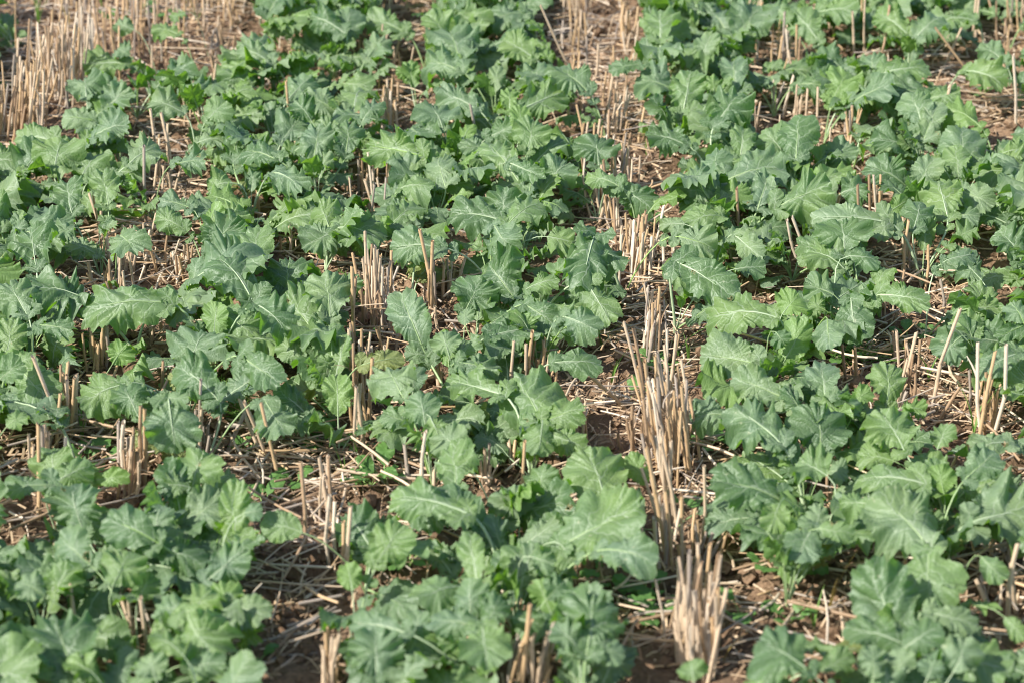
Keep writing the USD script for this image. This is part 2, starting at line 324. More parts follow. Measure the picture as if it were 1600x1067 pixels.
def tube(pts, radii, sides=6, cap=True, flat=None):
    p = np.asarray(pts, float); n = len(p); radii = np.broadcast_to(radii, (n,))
    t = np.gradient(p, axis=0); t /= np.linalg.norm(t, axis=1, keepdims=True) + 1e-12
    ref = np.array([0.31, 0.17, 0.93]) if abs(unit(p[-1] - p[0])[2]) < 0.85 else np.array([0.93, 0.31, 0.1])
    A = np.cross(t, ref); A /= np.linalg.norm(A, axis=1, keepdims=True) + 1e-12
    B = np.cross(t, A)
    ang = np.arange(sides) * 2 * np.pi / sides
    v = p[:, None] + radii[:, None, None] * (np.cos(ang)[None, :, None] * A[:, None] + np.sin(ang)[None, :, None] * B[:, None])
    v = v.reshape(-1, 3)
    i, j = np.meshgrid(np.arange(n - 1), np.arange(sides), indexing="ij")
    q = np.stack([i * sides + j, i * sides + (j + 1) % sides, (i + 1) * sides + (j + 1) % sides, (i + 1) * sides + j], -1).reshape(-1, 4)
    f = np.vstack([q[:, [0, 1, 2]], q[:, [0, 2, 3]]])
    ln = np.concatenate([[0], np.cumsum(np.linalg.norm(np.diff(p, axis=0), axis=1))])
    uv = np.stack([np.repeat(ln * 10, sides), np.tile(np.arange(sides) / sides, n)], -1)
    if cap:
        for e in (0, n - 1):
            c = len(v); v = np.vstack([v, p[e]]); uv = np.vstack([uv, [ln[e] * 10, 0.5]])
            k = np.arange(sides); ring = np.stack([np.full(sides, c), e * sides + (k if e else (k + 1) % sides), e * sides + ((k + 1) % sides if e else k)], 1)
            f = np.vstack([f, ring])
    return v, f, uv

# hero leaves read off the photograph: region origin, then "base-x base-y tip-x tip-y width flags" in a 1600-px enlargement of it
LEAVES = {
(0, 350): "125 420 40 275 200,780 370 395 415 190,168 205 150 20 210,970 140 1120 -20 250,1170 360 1000 160 200,1200 380 1330 520 180,1040 420 1210 550 170,1390 385 1550 345 190,"
 "865 655 960 490 260,1000 800 830 660 200,640 890 570 745 170,570 740 380 830 200,780 810 810 1060 240,80 650 250 850 180,60 830 200 880 110 l,1230 820 1320 985 190,1420 880 1290 770 120,"
 "1540 650 1520 450 190,1410 640 1300 540 130,20 620 70 450 150,190 470 340 505 95,270 390 350 270 130,560 60 650 145 200,350 20 250 60 120,1600 30 1400 110 140,990 520 1010 360 120 ug,"
 "520 650 585 555 120 ug,0 720 110 640 130,30 940 130 890 85,1130 620 1300 740 160,1170 200 1210 20 150,1330 330 1350 165 200",
(530, 350): "-20 20 200 80 160,470 110 230 120 160,400 600 280 310 170,800 330 680 165 260,585 400 660 260 230,1180 60 1120 300 200,1160 120 1320 190 140,1150 280 1260 465 160,700 520 920 495 140,"
 "1040 430 1200 505 150,870 380 1010 490 140,870 300 1020 260 85,1000 640 1215 650 130,560 640 740 690 120,750 790 510 730 130,940 915 830 710 310,945 915 1130 850 140,940 920 920 1065 150,"
 "960 970 1140 1040 125,290 790 230 665 220,340 790 340 655 120,400 940 380 785 170,350 940 195 880 95,420 890 470 1005 110,660 1000 820 890 200 l,510 610 480 500 140,110 650 300 620 95 y,"
 "780 740 760 560 170 l,1080 470 1200 505 95,580 470 590 395 75,0 320 90 250 95,960 60 1080 90 125,1600 190 1535 275 150,720 10 800 135 180,560 1060 470 960 190",
(1060, 350): "0 180 250 345 180,440 430 130 440 180,370 650 95 600 190,480 650 590 450 145 ug,480 800 240 700 150,470 1010 250 855 240,655 1065 640 845 420,220 880 65 890 170,1040 1040 930 865 230,"
 "960 840 960 650 170,800 900 830 840 95 g,680 810 660 640 150,480 420 560 335 150 g,680 400 600 370 110,720 360 850 275 200,720 330 585 280 140,800 350 830 550 165,690 440 700 580 135,"
 "770 140 565 110 170,770 140 755 -20 260,790 150 925 170 105,930 330 1165 375 120,920 290 980 205 95,1310 520 1210 625 200,1400 260 1310 175 135,1585 170 1480 35 160,1340 410 1275 325 85 g,"
 "1360 390 1485 390 110,1570 600 1390 700 130,1600 460 1535 370 115,1600 470 1470 530 70,270 60 385 170 120,0 60 175 120 160,260 210 400 210 100,450 500 495 560 95,1240 170 1385 150 85,"
 "1200 1040 1250 935 115,1530 1010 1345 1040 120,1030 850 1145 860 85 g,800 830 895 765 85 g",
(0, 700): "250 160 260 -5 200,230 170 0 200 95,240 165 420 85 140,430 150 605 130 75 g,390 390 330 165 230 u,720 430 500 330 200,715 425 745 255 140,715 440 945 545 155,880 180 755 165 135,890 190 950 15 230,"
 "850 350 1045 250 190,1080 480 1100 145 130 u,975 600 1135 465 170,420 540 290 410 200,520 640 610 470 200,300 520 100 485 170 l,210 680 80 615 140,230 670 360 550 160,60 560 0 515 80,"
 "140 830 25 755 120 l,350 1067 250 780 330,340 1060 40 970 150,870 770 995 985 270,880 770 995 650 200,880 770 715 735 125,1060 720 1245 785 155,1400 390 1220 340 145,720 1067 690 955 200,"
 "850 960 715 865 115,860 1000 1045 1000 115,1130 300 1215 290 85,640 700 720 595 120",
(530, 700): "140 450 40 295 220 l,175 525 305 355 195,590 300 235 230 165,540 190 540 -5 195,830 325 780 175 275,1230 245 1150 15 295,920 210 960 85 180,1030 460 1405 290 310,1030 450 1090 545 140,"
 "1210 470 1475 545 155,1420 170 1340 30 105 g,540 640 365 700 205,610 800 610 605 160,660 830 425 795 145,665 830 680 1025 240,680 830 755 685 130,830 600 850 425 180,640 620 610 395 120,"
 "520 580 395 445 115 l,980 760 920 605 125 ug,960 700 1045 615 130,1145 950 1180 670 300,1170 930 1320 950 135,1110 930 995 815 135,170 1060 170 835 260,350 900 380 740 115,300 850 50 800 95,"
 "60 660 40 535 115 g,800 780 945 820 95,890 500 995 540 120",
(1060, 700): "480 245 150 155 205,470 250 420 385 130,690 130 550 60 180,690 110 790 120 105,1000 60 825 40 125,620 370 535 525 170,630 380 660 265 105,650 370 815 400 95,1170 470 930 225 285,"
 "1350 345 1640 300 330,1160 480 1160 750 370,1040 920 890 530 270 us,1030 900 765 830 165 s,1040 930 1215 825 155 s,1230 210 1200 75 135 ug,1130 160 805 160 90,880 260 750 250 135,"
 "1360 300 1245 195 135 l,600 1030 370 890 225,650 1030 805 965 115,1160 760 1385 830 115,1270 1040 1330 885 195,900 1067 900 915 135,1020 1060 1030 925 135,1600 1040 1440 1000 125,1400 500 1505 620 105,"
 "1510 780 1600 890 75,350 320 115 370 120 l,1340 130 1485 5 155,70 1080 60 980 150,1150 1067 1180 980 150",
(0, 0): "400 450 400 345 170,430 560 285 550 95,490 520 605 415 150,840 520 695 455 135,730 400 885 295 170,590 300 385 300 115,260 660 85 640 125,250 800 290 635 230,370 840 465 705 165,600 760 745 675 150,"
 "440 630 605 585 125,540 800 665 810 95,330 980 320 835 150,500 950 480 805 150,870 960 735 930 105,850 1060 725 1000 115,920 660 1055 660 95,1080 740 1110 595 115,960 560 1055 475 120,"
 "1280 740 1115 700 115,1270 800 1405 880 140,1080 850 955 880 130,1450 760 1485 585 150,1330 470 1445 365 135,1440 560 1365 465 125,1150 390 1025 325 115,810 760 955 750 95,1330 160 1235 115 85,"
 "1530 1070 1480 935 150,1040 1060 1105 955 150,1250 290 1110 220 120,1590 150 1420 80 120,60 200 30 80 90 l,600 260 540 230 90,620 140 530 110 80,820 160 720 130 90,860 60 800 100 80",
(530, 0): "380 725 125 680 175,560 290 500 125 230,560 330 395 285 155,130 270 215 175 125,480 600 420 485 200,640 510 465 425 145,840 510 1050 425 165,870 700 905 555 180,830 640 840 495 95 g,950 860 1065 745 170,"
 "1200 770 1180 635 240,1290 860 1145 825 80,1290 860 1460 985 145,770 1030 515 1000 175,770 1030 760 875 185,780 1040 940 945 135,490 860 460 725 145,470 860 620 850 135,290 870 430 880 120,"
 "360 980 155 900 125 l,835 850 685 665 115,1540 415 1375 375 205,1600 670 1425 615 135,1150 430 995 325 145,1380 300 1255 330 75,20 390 150 415 125,10 220 60 45 150,300 150 125 85 115,"
 "330 390 310 285 105 g,790 520 790 425 85 g,900 270 755 185 135,870 390 965 295 115,30 720 50 585 135,700 690 555 680 85,800 760 940 830 95,110 560 185 485 95,1600 1040 1485 1040 70,690 640 815 585 125",
(1060, 0): "255 175 395 25 195,90 320 165 145 105,750 315 625 250 125,640 180 540 55 155,1090 190 1225 75 125,1330 330 1515 410 145,1390 580 1235 495 125 g,1320 830 1310 595 215,545 730 560 540 185,500 730 395 615 155,"
 "285 735 300 595 115,700 770 795 665 145,1050 860 865 765 155,460 960 710 865 205,170 960 15 795 215,180 950 315 875 135 g,370 960 425 805 115,960 1030 615 1010 120,960 990 1065 925 85 ug,1245 1000 1200 825 185,"
 "1320 890 1455 960 145,1590 1040 1550 815 185,1270 1000 1395 1010 85,1130 580 1080 435 165,1140 640 1205 485 115,920 430 785 480 105 l,560 390 725 420 135,170 580 285 445 205,20 530 60 315 155,260 440 260 265 125,"
 "900 370 900 245 115,950 340 1155 330 95,1160 460 1305 440 115,1100 870 1185 735 135,750 900 875 870 135,1530 700 1610 690 105,1060 160 915 55 135,870 110 715 35 115,1500 280 1405 215 105,160 130 35 25 135,"
 "500 90 425 15 105,1090 1060 1115 945 145,190 1000 25 1040 125",
}
heroes = []
for (ox, oy), txt in LEAVES.items():
    for item in txt.split(","):
        q = item.split()
        if len(q) < 5: continue
        bx, by, tx, ty, w = [float(c) for c in q[:5]]; fl = q[5] if len(q) > 5 else ""
        k = 0.3375
        B, T, w = (ox + bx * k, oy + by * k), (ox + tx * k, oy + ty * k), w * k
        tilt = math.radians(rnd.uniform(18, 52)); side = rnd.uniform(-0.38, 0.22); z = rnd.uniform(0.090, 0.145)
        if "u" in fl: tilt = math.radians(60); z = 0.115
        if "l" in fl: z = 0.060; tilt = math.radians(24)
        n = unit(np.array([side, -math.sin(tilt), math.cos(tilt)]))
        mx, my = (B[0] + T[0]) / 2, (B[1] + T[1]) / 2
        c = at_z(mx, my, z)
        P0, P1 = at_plane(*B, c, n), at_plane(*T, c, n)
        L = np.linalg.norm(P1 - P0); X = (P1 - P0) / L; Z = unit(n - X * (n @ X)); Y = np.cross(Z, X)
        ppm = np.linalg.norm(project(c + Y * 0.01) - project(c)) / 0.01
        Wd = w / ppm
        if L > 0.23: P1 = P0 + X * 0.23; L = 0.23
        Wd = float(np.clip(Wd, 0.42 * L, 1.35 * L))
        heroes.append(dict(P0=P0, X=X, Y=Y, Z=Z, L=L * 1.02, W=Wd * 1.09, fl=fl, n=n, hero=True))

# crowns: leaves that grow from nearly one spot form one plant
for h in heroes:
    hz = h["X"] * np.array([1, 1, 0]); hz = hz / max(np.linalg.norm(hz), 0.3)
    h["crown"] = (h["P0"] - hz * 0.055)[:2]
plants = []
for h in sorted(heroes, key=lambda h: -h["L"] * h["W"]):
    best = None
    for p in plants:
        d = np.linalg.norm(p["c"] - h["crown"])
        if d < 0.115 and len(p["leaves"]) < 8 and (best is None or d < best[0]): best = (d, p)
    if best:
        p = best[1]; p["leaves"].append(h); p["c"] = np.mean([q["crown"] for q in p["leaves"]], 0)
    else:
        plants.append(dict(c=h["crown"].copy(), leaves=[h], hero=True))
# plants between them, wherever the photograph shows green
cand = []
for i in range(9000):
    y = rnd.uniform(2.0, 6.3); x = rnd.uniform(-1, 1) * (0.30 + 0.275 * y)
    cand.append((x, y))
for x, y in cand:
    p = np.array([x, y])
    far = y > 4.3
    if any(np.linalg.norm(q["c"] - p) < (0.142 if far else 0.15) for q in plants): continue
    if over_gap([x, y, 0.07]) or over_gap([x, y, 0.0]) or in_gap(p): continue
    pj = project(np.array([x, y, 0.1]))
    if pj[1] < -70 or not (-110 < pj[0] < 1710) or pj[1] > 1190: continue
    if pj[0] < 400 and pj[1] < 0: continue
    plants.append(dict(c=p, leaves=[], hero=False))

# ---------------------------------------------------------------- where the standing stubble shows
straws = []     # (base xyz, top xyz)
def blocked(q, dist):
    """How many of the big leaves lie between the eye and the point seen at q."""
    d = unit(ray(*q)); n = 0
    for h in heroes:
        den = d @ h["Z"]
        if abs(den) < 1e-6: continue
        t = ((h["P0"] - EYE) @ h["Z"]) / den
        if t <= 0 or t > dist + 0.012: continue
        w = EYE + d * t - h["P0"]
        if ((w @ h["X"] - h["L"] / 2) / (h["L"] * 0.5)) ** 2 + ((w @ h["Y"]) / (h["W"] * 0.48)) ** 2 < 1: n += 1
    return n
visible = []
def straw_px(xt, yt, xb, yb, depth_lean=0.0, keep=True):
    best = None
    for sh in (0, 12, 24, 38, 54) if keep else (0,):
        k = (yb + sh - yt) / max(yb - yt, 1.0)
        b = at_z(xb + (xb - xt) * (k - 1), yb + sh, 0.0); n = 0
        for f in (0.02, 0.3, 0.6, 0.85):
            q = (xt + (xb - xt) * f, yt + (yb - yt) * f); w = at_plane(*q, b, np.array([0, -1.0, 0])); n += blocked(q, np.linalg.norm(w - EYE)) > 0
        if best is None or n < best[0]: best = (n, b, sh)
        if n == 0: break
    if not keep and best[0] > 2: return
    b = best[1]
    visible.append((xt, yt, xb, yb, b[1]))
    t = at_plane(xt, yt, b + np.array([0, depth_lean, 0]), np.array([0, -1.0, 0]))
    if t[2] < 0.015: t[2] = 0.015
    if t[2] > 0.20: t = b + (t - b) * (0.20 / t[2])
    straws.append((b, t, keep))
EXPL = ("103 130 112 205,235 172 242 218,252 178 262 240,262 195 263 262,225 230 227 300,166 367 175 425,192 355 191 425,203 357 205 430,138 410 152 455,25 410 60 437,5 385 5 445,268 398 272 432,278 402 280 432,"
 "288 383 290 418,293 300 293 340,402 300 405 345,455 350 453 412,447 128 450 175,605 125 610 190,613 125 608 200,622 130 620 182,600 165 596 205,575 240 580 292,565 270 568 312,583 262 582 300,570 345 572 520,"
 "611 392 611 500,567 404 580 505,585 388 588 520,595 400 592 500,656 360 672 440,676 378 677 462,694 415 692 472,706 400 702 462,667 412 675 478,658 465 668 545,680 480 686 525,725 448 735 480,"
 "550 418 552 520,556 435 556 545,545 515 560 645,565 515 567 625,582 560 575 665,557 605 555 725,563 600 560 700,663 555 663 612,674 573 674 612,683 575 685 620,803 535 800 602,822 538 820 615,832 520 828 592,"
 "848 550 835 605,868 572 848 615,738 515 760 560,845 10 905 130,858 40 898 120,890 0 893 70,905 45 905 100,935 70 930 132,917 60 915 120,965 175 963 242,950 180 950 228,985 210 980 248,975 340 972 420,985 345 990 425,"
 "1010 362 1000 440,1000 385 992 450,975 505 1010 650,990 515 1010 640,1100 728 1094 860,1086 795 1082 870,1135 832 1122 890,925 590 985 665,1010 700 1046 890,1040 770 1052 895,1020 455 1010 560,1030 460 1020 560,"
 "1012 450 1008 540,1026 480 1022 570,1435 520 1410 600,1395 520 1400 585,1430 570 1422 640,1485 470 1464 592,1450 385 1445 452,1420 345 1415 422,1425 352 1412 420,1528 537 1535 655,1555 550 1532 672,1572 540 1553 655,"
 "1540 595 1556 682,1500 605 1460 660,1475 440 1470 505,1330 165 1325 238,1322 168 1320 230,1332 175 1330 240,1342 195 1335 240,1240 120 1222 185,1225 130 1202 185,1262 140 1260 185,1278 138 1280 215,1275 185 1276 230,"
 "1230 30 1235 85,1245 40 1242 100,1226 20 1225 65,1302 45 1303 55,1348 0 1345 72,1352 -10 1350 70,1390 10 1374 88,1332 20 1334 96,1304 45 1303 80,1525 0 1520 82,1530 -5 1523 85,1545 0 1565 70,1580 80 1587 212,"
 "1500 130 1470 190,1502 45 1470 110,1462 45 1490 80,1365 275 1368 328,1358 275 1360 332,1376 275 1372 322,1340 290 1340 345,1230 345 1250 418,1238 340 1258 400,1070 380 1065 418,52 558 95 670,95 570 97 650,105 595 104 705,"
 "115 620 108 695,120 585 118 690,60 665 60 765,75 675 72 750,66 665 68 755,185 660 190 775,200 685 202 765,220 635 222 775,226 640 226 770,193 660 196 770,255 565 250 625,240 490 235 535,266 480 266 525,250 486 250 520,"
 "230 490 240 530,310 585 313 695,315 640 312 725,305 640 310 720,350 630 328 715,375 625 412 715,382 628 420 720,408 630 430 725,380 650 352 718,470 725 478 875,515 775 515 885,523 785 525 878,537 815 535 890,"
 "543 800 540 870,110 915 117 985,188 930 215 1015,200 935 212 1010,220 935 232 1010,180 950 205 1000,632 695 640 775,665 675 661 770,678 730 677 775,708 742 706 780,795 690 800 745,805 690 803 750,820 690 818 760,"
 "828 945 814 1065,842 965 806 1075,868 965 838 1080,830 970 800 1060,870 990 840 1070,1415 865 1415 935,1590 850 1574 985,1525 905 1552 965,1532 900 1548 950,1580 880 1590 960,1075 880 1078 1000,1110 850 1100 980,"
 "1090 850 1088 990,1125 870 1110 1000,60 490 75 560,175 520 115 555,1290 720 1240 690,760 305 765 350,612 840 610 880,735 165 740 200,1150 295 1155 340,1213 0 1216 30")
for e in EXPL.split(","):
    straw_px(*[float(c) for c in e.split()], depth_lean=rnd.uniform(-0.03, 0.03))
CL = [(30, 222, 38, 14, 34, 112, 6), (75, 165, 50, 24, 32, 115, 4), (130, 120, 80, 34, 34, 108, 0), (205, 70, 80, 30, 22, 92, 0), (280, 45, 60, 24, 9, 80, 0), (345, 30, 30, 10, 5, 70, 0), (590, 515, 22, 20, 17, 105, 0),
      (668, 478, 18, 10, 5, 62, 0), (955, 205, 34, 40, 20, 66, 8), (965, 305, 32, 34, 20, 78, 2), (988, 440, 26, 24, 20, 100, 8), (1020, 570, 18, 18, 12, 105, 5), (1046, 725, 30, 50, 36, 150, -16), (1052, 830, 14, 20, 4, 165, -20), (570, 700, 14, 20, 7, 100, -6), (245, 270, 12, 25, 8, 70, 0), (200, 430, 18, 10, 8, 70, 0), (290, 430, 12, 10, 6, 45, 0), (603, 205, 14, 14, 8, 62, 0), (576, 300, 14, 12, 7, 48, 0), (700, 465, 12, 8, 5, 60, 0), (110, 690, 14, 14, 8, 100, 0), (840, 610, 20, 10, 8, 75, 6), (690, 610, 20, 8, 5, 50, 0), (560, 640, 10, 20, 7, 110, -6), (1420, 590, 14, 12, 5, 70, 6), (1370, 325, 9, 7, 5, 52, 0), (1235, 190, 18, 8, 6, 60, 10),
      (1092, 1045, 30, 34, 28, 150, 0), (1417, 425, 9, 9, 5, 72, 0), (1536, 668, 14, 12, 7, 92, 4), (1328, 240, 7, 7, 5, 68, 0), (152, 580, 14, 14, 9, 80, 0), (66, 768, 13, 12, 6, 86, 0), (205, 780, 18, 16, 10, 104, 2),
      (316, 722, 9, 12, 4, 72, 0), (515, 1085, 11, 12, 8, 100, 0), (840, 1085, 28, 14, 8, 90, 12), (545, 300, 10, 10, 3, 40, 0), (905, 40, 20, 20, 8, 80, -3), (970, 70, 30, 20, 9, 66, 4), (980, 110, 26, 20, 8, 50, 4), (1215, 100, 20, 20, 6, 55, 3),
      (900, 700, 20, 20, 4, 90, 0), (1060, 445, 16, 14, 8, 70, 0), (1330, 590, 12, 10, 3, 50, 0), (1385, 690, 10, 10, 3, 50, 0), (1300, 800, 20, 14, 3, 60, 0), (420, 420, 20, 14, 3, 50, 0), (760, 760, 20, 12, 4, 60, 0), (1180, 210, 10, 8, 2, 50, 0),
      (1590, 60, 20, 20, 6, 80, 0), (1560, 100, 20, 20, 5, 70, 0), (620, 0, 40, 20, 6, 60, 0), (940, -10, 60, 20, 16, 70, 0), (1300, -5, 60, 20, 8, 70, 0), (150, 20, 160, 20, 24, 90, 0)]
for (x, y, hw, hd, n, h, lean) in CL:
    for k in range(int(n * 1.55)):
        bx, by = x + rnd.gauss(0, 0.55) * hw, y + rnd.uniform(-1, 1) * hd
        hh = h * rnd.uniform(0.5, 1.12)
        straw_px(bx + lean + rnd.gauss(0, 0.09) * hh, by - hh, bx, by, rnd.gauss(0, 0.02), keep=False)
VIS = np.array(visible)
def hides_straw(lf):
    """Whether a leaf would stand in front of stubble that the photograph shows."""
    c = lf["P0"] + lf["X"] * lf["L"] * 0.5
    pts = [c, c + lf["X"] * lf["L"] * 0.4, c - lf["X"] * lf["L"] * 0.4, c + lf["Y"] * lf["W"] * 0.4, c - lf["Y"] * lf["W"] * 0.4]
    q = project(np.array(pts)); R = 0.55 * np.abs(q - q[0]).max(0) + 4
    m = q[0]
    near = VIS[VIS[:, 4] > c[1] - 0.02]
    for f in (0.05, 0.3, 0.55, 0.8, 0.98):
        x = near[:, 0] + (near[:, 2] - near[:, 0]) * f; y = near[:, 1] + (near[:, 3] - near[:, 1]) * f
        if ((((x - m[0]) / (R[0] * 1.25)) ** 2 + ((y - m[1]) / (R[1] * 1.25)) ** 2) < 1).sum() > 0: return True
    return False

def crown_z(c): return float(ground_z(np.array([c[0]]), np.array([c[1]]))[0])
def filler(p, n, lo, hi, zmin, zmax, check=True):
    az0 = rnd.uniform(0, 6.28)
    for k in range(n):
        az = az0 + k * 2.4 + rnd.uniform(-0.4, 0.4)
        d = np.array([math.cos(az), math.sin(az), 0])
        L = rnd.uniform(lo, hi)
        reach = rnd.uniform(0.02, 0.055); z = rnd.uniform(zmin, zmax)
        P0 = np.array([p["c"][0], p["c"][1], z]) + d * reach
        el = rnd.uniform(-0.25, 0.55)
        X = unit(d * math.cos(el) + np.array([0, 0, 1]) * math.sin(el))
        tip = P0 + X * L
        if check and (over_gap(tip) or over_gap(P0 + X * L * 0.6)):
            X = unit(d * 0.55 + np.array([0, 0, 0.8])); L *= 0.8
            tip = P0 + X * L
            if over_gap(tip): continue
        Y = unit(np.cross(np.array([0, 0, 1.0]), X)); Z = np.cross(X, Y)
        roll = rnd.uniform(-0.45, 0.45)
        # leaves lean their faces a little towards the light
        want = unit(np.array([0, 0, 1.0]) + 0.45 * sd + np.array([0, -0.15, 0])); Z2 = unit(Z * 0.55 + want * 0.8); Z = unit(Z2 - X * (Z2 @ X)); Y = np.cross(Z, X)
        Y, Z = Y * math.cos(roll) + Z * math.sin(roll), Z * math.cos(roll) - Y * math.sin(roll)
        lf = dict(P0=P0, X=X, Y=Y, Z=Z, L=L, W=L * rnd.uniform(0.68, 1.05), fl="g" if rnd.random() < 0.07 else "", hero=False)
        if check and (hides_straw(lf) or over_gap(P0 + X * L * 0.3 + Y * L * 0.35) or over_gap(P0 + X * L * 0.3 - Y * L * 0.35)): continue
        p["leaves"].append(lf)
def hearts(p, n):
    """Small crinkled young leaves standing in the middle of a plant."""
    for k in range(n):
        az = rnd.uniform(0, 6.28); d = np.array([math.cos(az), math.sin(az), 0]); el = rnd.uniform(0.35, 1.1)
        X = unit(d * math.cos(el) + np.array([0, 0, math.sin(el)])); L = rnd.uniform(0.045, 0.08)
        P0 = np.array([p["c"][0], p["c"][1], rnd.uniform(0.04, 0.09)]) + d * 0.015
        Y = unit(np.cross(np.array([0, 0, 1.0]), X)); Z = np.cross(X, Y)
        lf = dict(P0=P0, X=X, Y=Y, Z=Z, L=L, W=L * rnd.uniform(0.5, 0.8), fl="cg" if rnd.random() < 0.38 else "c", hero=False)
        if hides_straw(lf) or over_gap(P0 + X * L): continue
        p["leaves"].append(lf)
for p in plants:
    y = p["c"][1]
    if p["hero"]:
        filler(p, 6, 0.055, 0.105, 0.03, 0.085); hearts(p, 3)
    else:
        far = y > 4.2
        s = rnd.uniform(0.8, 1.1)
        filler(p, rnd.randint(7, 9), 0.08 * s, 0.145 * s, 0.05, 0.125 if far else 0.105)
        filler(p, 2, 0.05, 0.08, 0.03, 0.06); hearts(p, 2)

TINT = [[0.45, 0.2, 0.15, 0.15, 0.05], [0.15, 0.35, 0.15, 0.15, 0.2], [0.2, 0.2, 0.30, 0.10, 0.2], [0.25, 0.2, 0.1, 0.30, 0.15]]      # each plant keeps to its own range of greens
def build_leaf(parent, origin, leaf, crown, seed):
    hero = leaf["hero"]; fl = leaf["fl"]
    r_ = random.Random(seed)
    L, Wd = leaf["L"], leaf["W"]
    big = L > 0.09
    segs, rings = (144, 6) if hero and big else (104, 5) if big else (76, 4)
    v, f, uv, mid = leaf_geometry(L, Wd, seed, segs, rings, r_.uniform(0.04, 0.17), r_.uniform(-0.20, 0.38), r_.uniform(0.18, 0.46) * (1.5 if 'c' in fl else 1), r_.uniform(-0.45, 0.45))
    M = np.stack([leaf["X"], leaf["Y"], leaf["Z"]])
    P = v @ M + leaf["P0"] - origin
    P[:, 2] = np.maximum(P[:, 2], 0.006 + 0.004 * r_.random())
    if "g" in fl: mat = LEAF[4]
    elif "y" in fl: mat = LEAF[5]
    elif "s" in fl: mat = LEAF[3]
    elif not hero and leaf["P0"][2] < 0.06 and r_.random() < 0.06: mat = LEAF[5]
    else: mat = LEAF[r_.choices([0, 1, 2, 3, 6], TINT[int(crown[0] * 977 + crown[1] * 3313) % 4])[0]]
    # stalk: rises from the crown, bends into the midrib and runs along the blade as a raised rib
    mw = mid @ M + leaf["P0"] - origin + leaf["Z"] * 0.0005
    c0 = np.array([crown[0] - origin[0], crown[1] - origin[1], 0.004])
    end = mw[0]; tang = unit(mw[1] - mw[0])
    span = np.linalg.norm(end - c0)
    c1 = c0 + np.array([0, 0, 1]) * span * 0.35 + unit((end - c0) * np.array([1, 1, 0.001])) * span * 0.10
    c2 = end - tang * span * 0.28
    c2[2] = min(c2[2], end[2] + 0.006)
    c2[2] = max(c2[2], 0.012)
    t = np.linspace(0, 1, 8)[:-1, None]
    bez = (1 - t) ** 3 * c0 + 3 * (1 - t) ** 2 * t * c1 + 3 * (1 - t) * t ** 2 * c2 + t ** 3 * end
    path = np.vstack([bez, mw])
    if L > 0.06 and "c" not in fl and span > 0.03:                   # small lobes sit in pairs on the stalk below the blade
        parts = [(P, f, uv)]; off = len(P)
        for tq, sz in ((0.93, 0.36), (0.74, 0.25))[: r_.choice([1, 2, 2])]:
            a = (1 - tq) ** 3 * c0 + 3 * (1 - tq) ** 2 * tq * c1 + 3 * (1 - tq) * tq ** 2 * c2 + tq ** 3 * end
            b = a + (end - a) * 0.05; dr = unit(unit(end - a) + 0.6 * tang)
            for sg in (-1, 1):
                l2 = L * sz * r_.uniform(0.75, 1.25); an = math.radians(r_.uniform(45, 75))
                X2 = unit(dr * math.cos(an) + sg * leaf["Y"] * math.sin(an) + leaf["Z"] * r_.uniform(-0.25, 0.35)); Z2 = unit(leaf["Z"] - X2 * (leaf["Z"] @ X2)); Y2 = np.cross(Z2, X2)
                v2, f2, uv2, _ = leaf_geometry(l2, l2 * r_.uniform(0.6, 0.85), seed * 7 + sg + int(tq * 100), 40, 3, 0.1, 0.05, 0.3, 0.2)
                p2 = v2 @ np.stack([X2, Y2, Z2]) + a - X2 * 0.12 * l2
                p2[:, 2] = np.maximum(p2[:, 2], 0.006)
                parts.append((p2, f2 + off, uv2)); off += len(p2)
        P, f, uv = np.vstack([q[0] for q in parts]), np.vstack([q[1] for q in parts]), np.vstack([q[2] for q in parts])
    lp = put_mesh(parent, "leaf", P, f, mat, True, uv)
    R = np.clip(L * 0.017, 0.0008, 0.0023)
    rad = np.concatenate([np.linspace(1.35, 1.0, 7), np.linspace(0.75, 0.10, len(mw))]) * R
    tv, tf, tuv = tube(path, rad, 6, cap=True)
    st = STALK[r_.choices([0, 1, 2], [0.45, 0.5, 0.05])[0]]
    put_mesh(str(lp.GetPath()), "stalk", tv, tf, st, True, tuv)

order = sorted(range(len(plants)), key=lambda i: plants[i]["c"][1])
count_row = {}
seed = 1000
n_leaf = 0
for i in order:
    p = plants[i]
    if not p["leaves"]: continue
    c = p["c"]; z = crown_z(c); origin = np.array([c[0], c[1], z])
    pj = project(np.array([c[0], c[1], 0.1]))
    if not (-150 < pj[0] < 1750 and -120 < pj[1] < 1260): continue
    r = row_of(c); count_row[r] = count_row.get(r, 0) + 1
    mxL = max(l["L"] for l in p["leaves"])
    gr = any("g" in l["fl"] for l in p["leaves"])
    size = "large" if mxL > 0.15 else "small" if mxL < 0.10 else "medium"
    look = f"{size} {'bright-centred ' if gr else ''}blue-green rape plant"
    lab = f"{look}, {ordinal(count_row[r])} from front in the {ROWS[r]}"
    t = thing("rape_plant", lab, "plant", origin, "oilseed rape plants growing in rows")
    for l in p["leaves"]:
        seed += 1; n_leaf += 1
        build_leaf(str(t.GetPath()), origin, l, c, seed)
print("plants", len(plants), "leaves", n_leaf, "heroes", len(heroes))

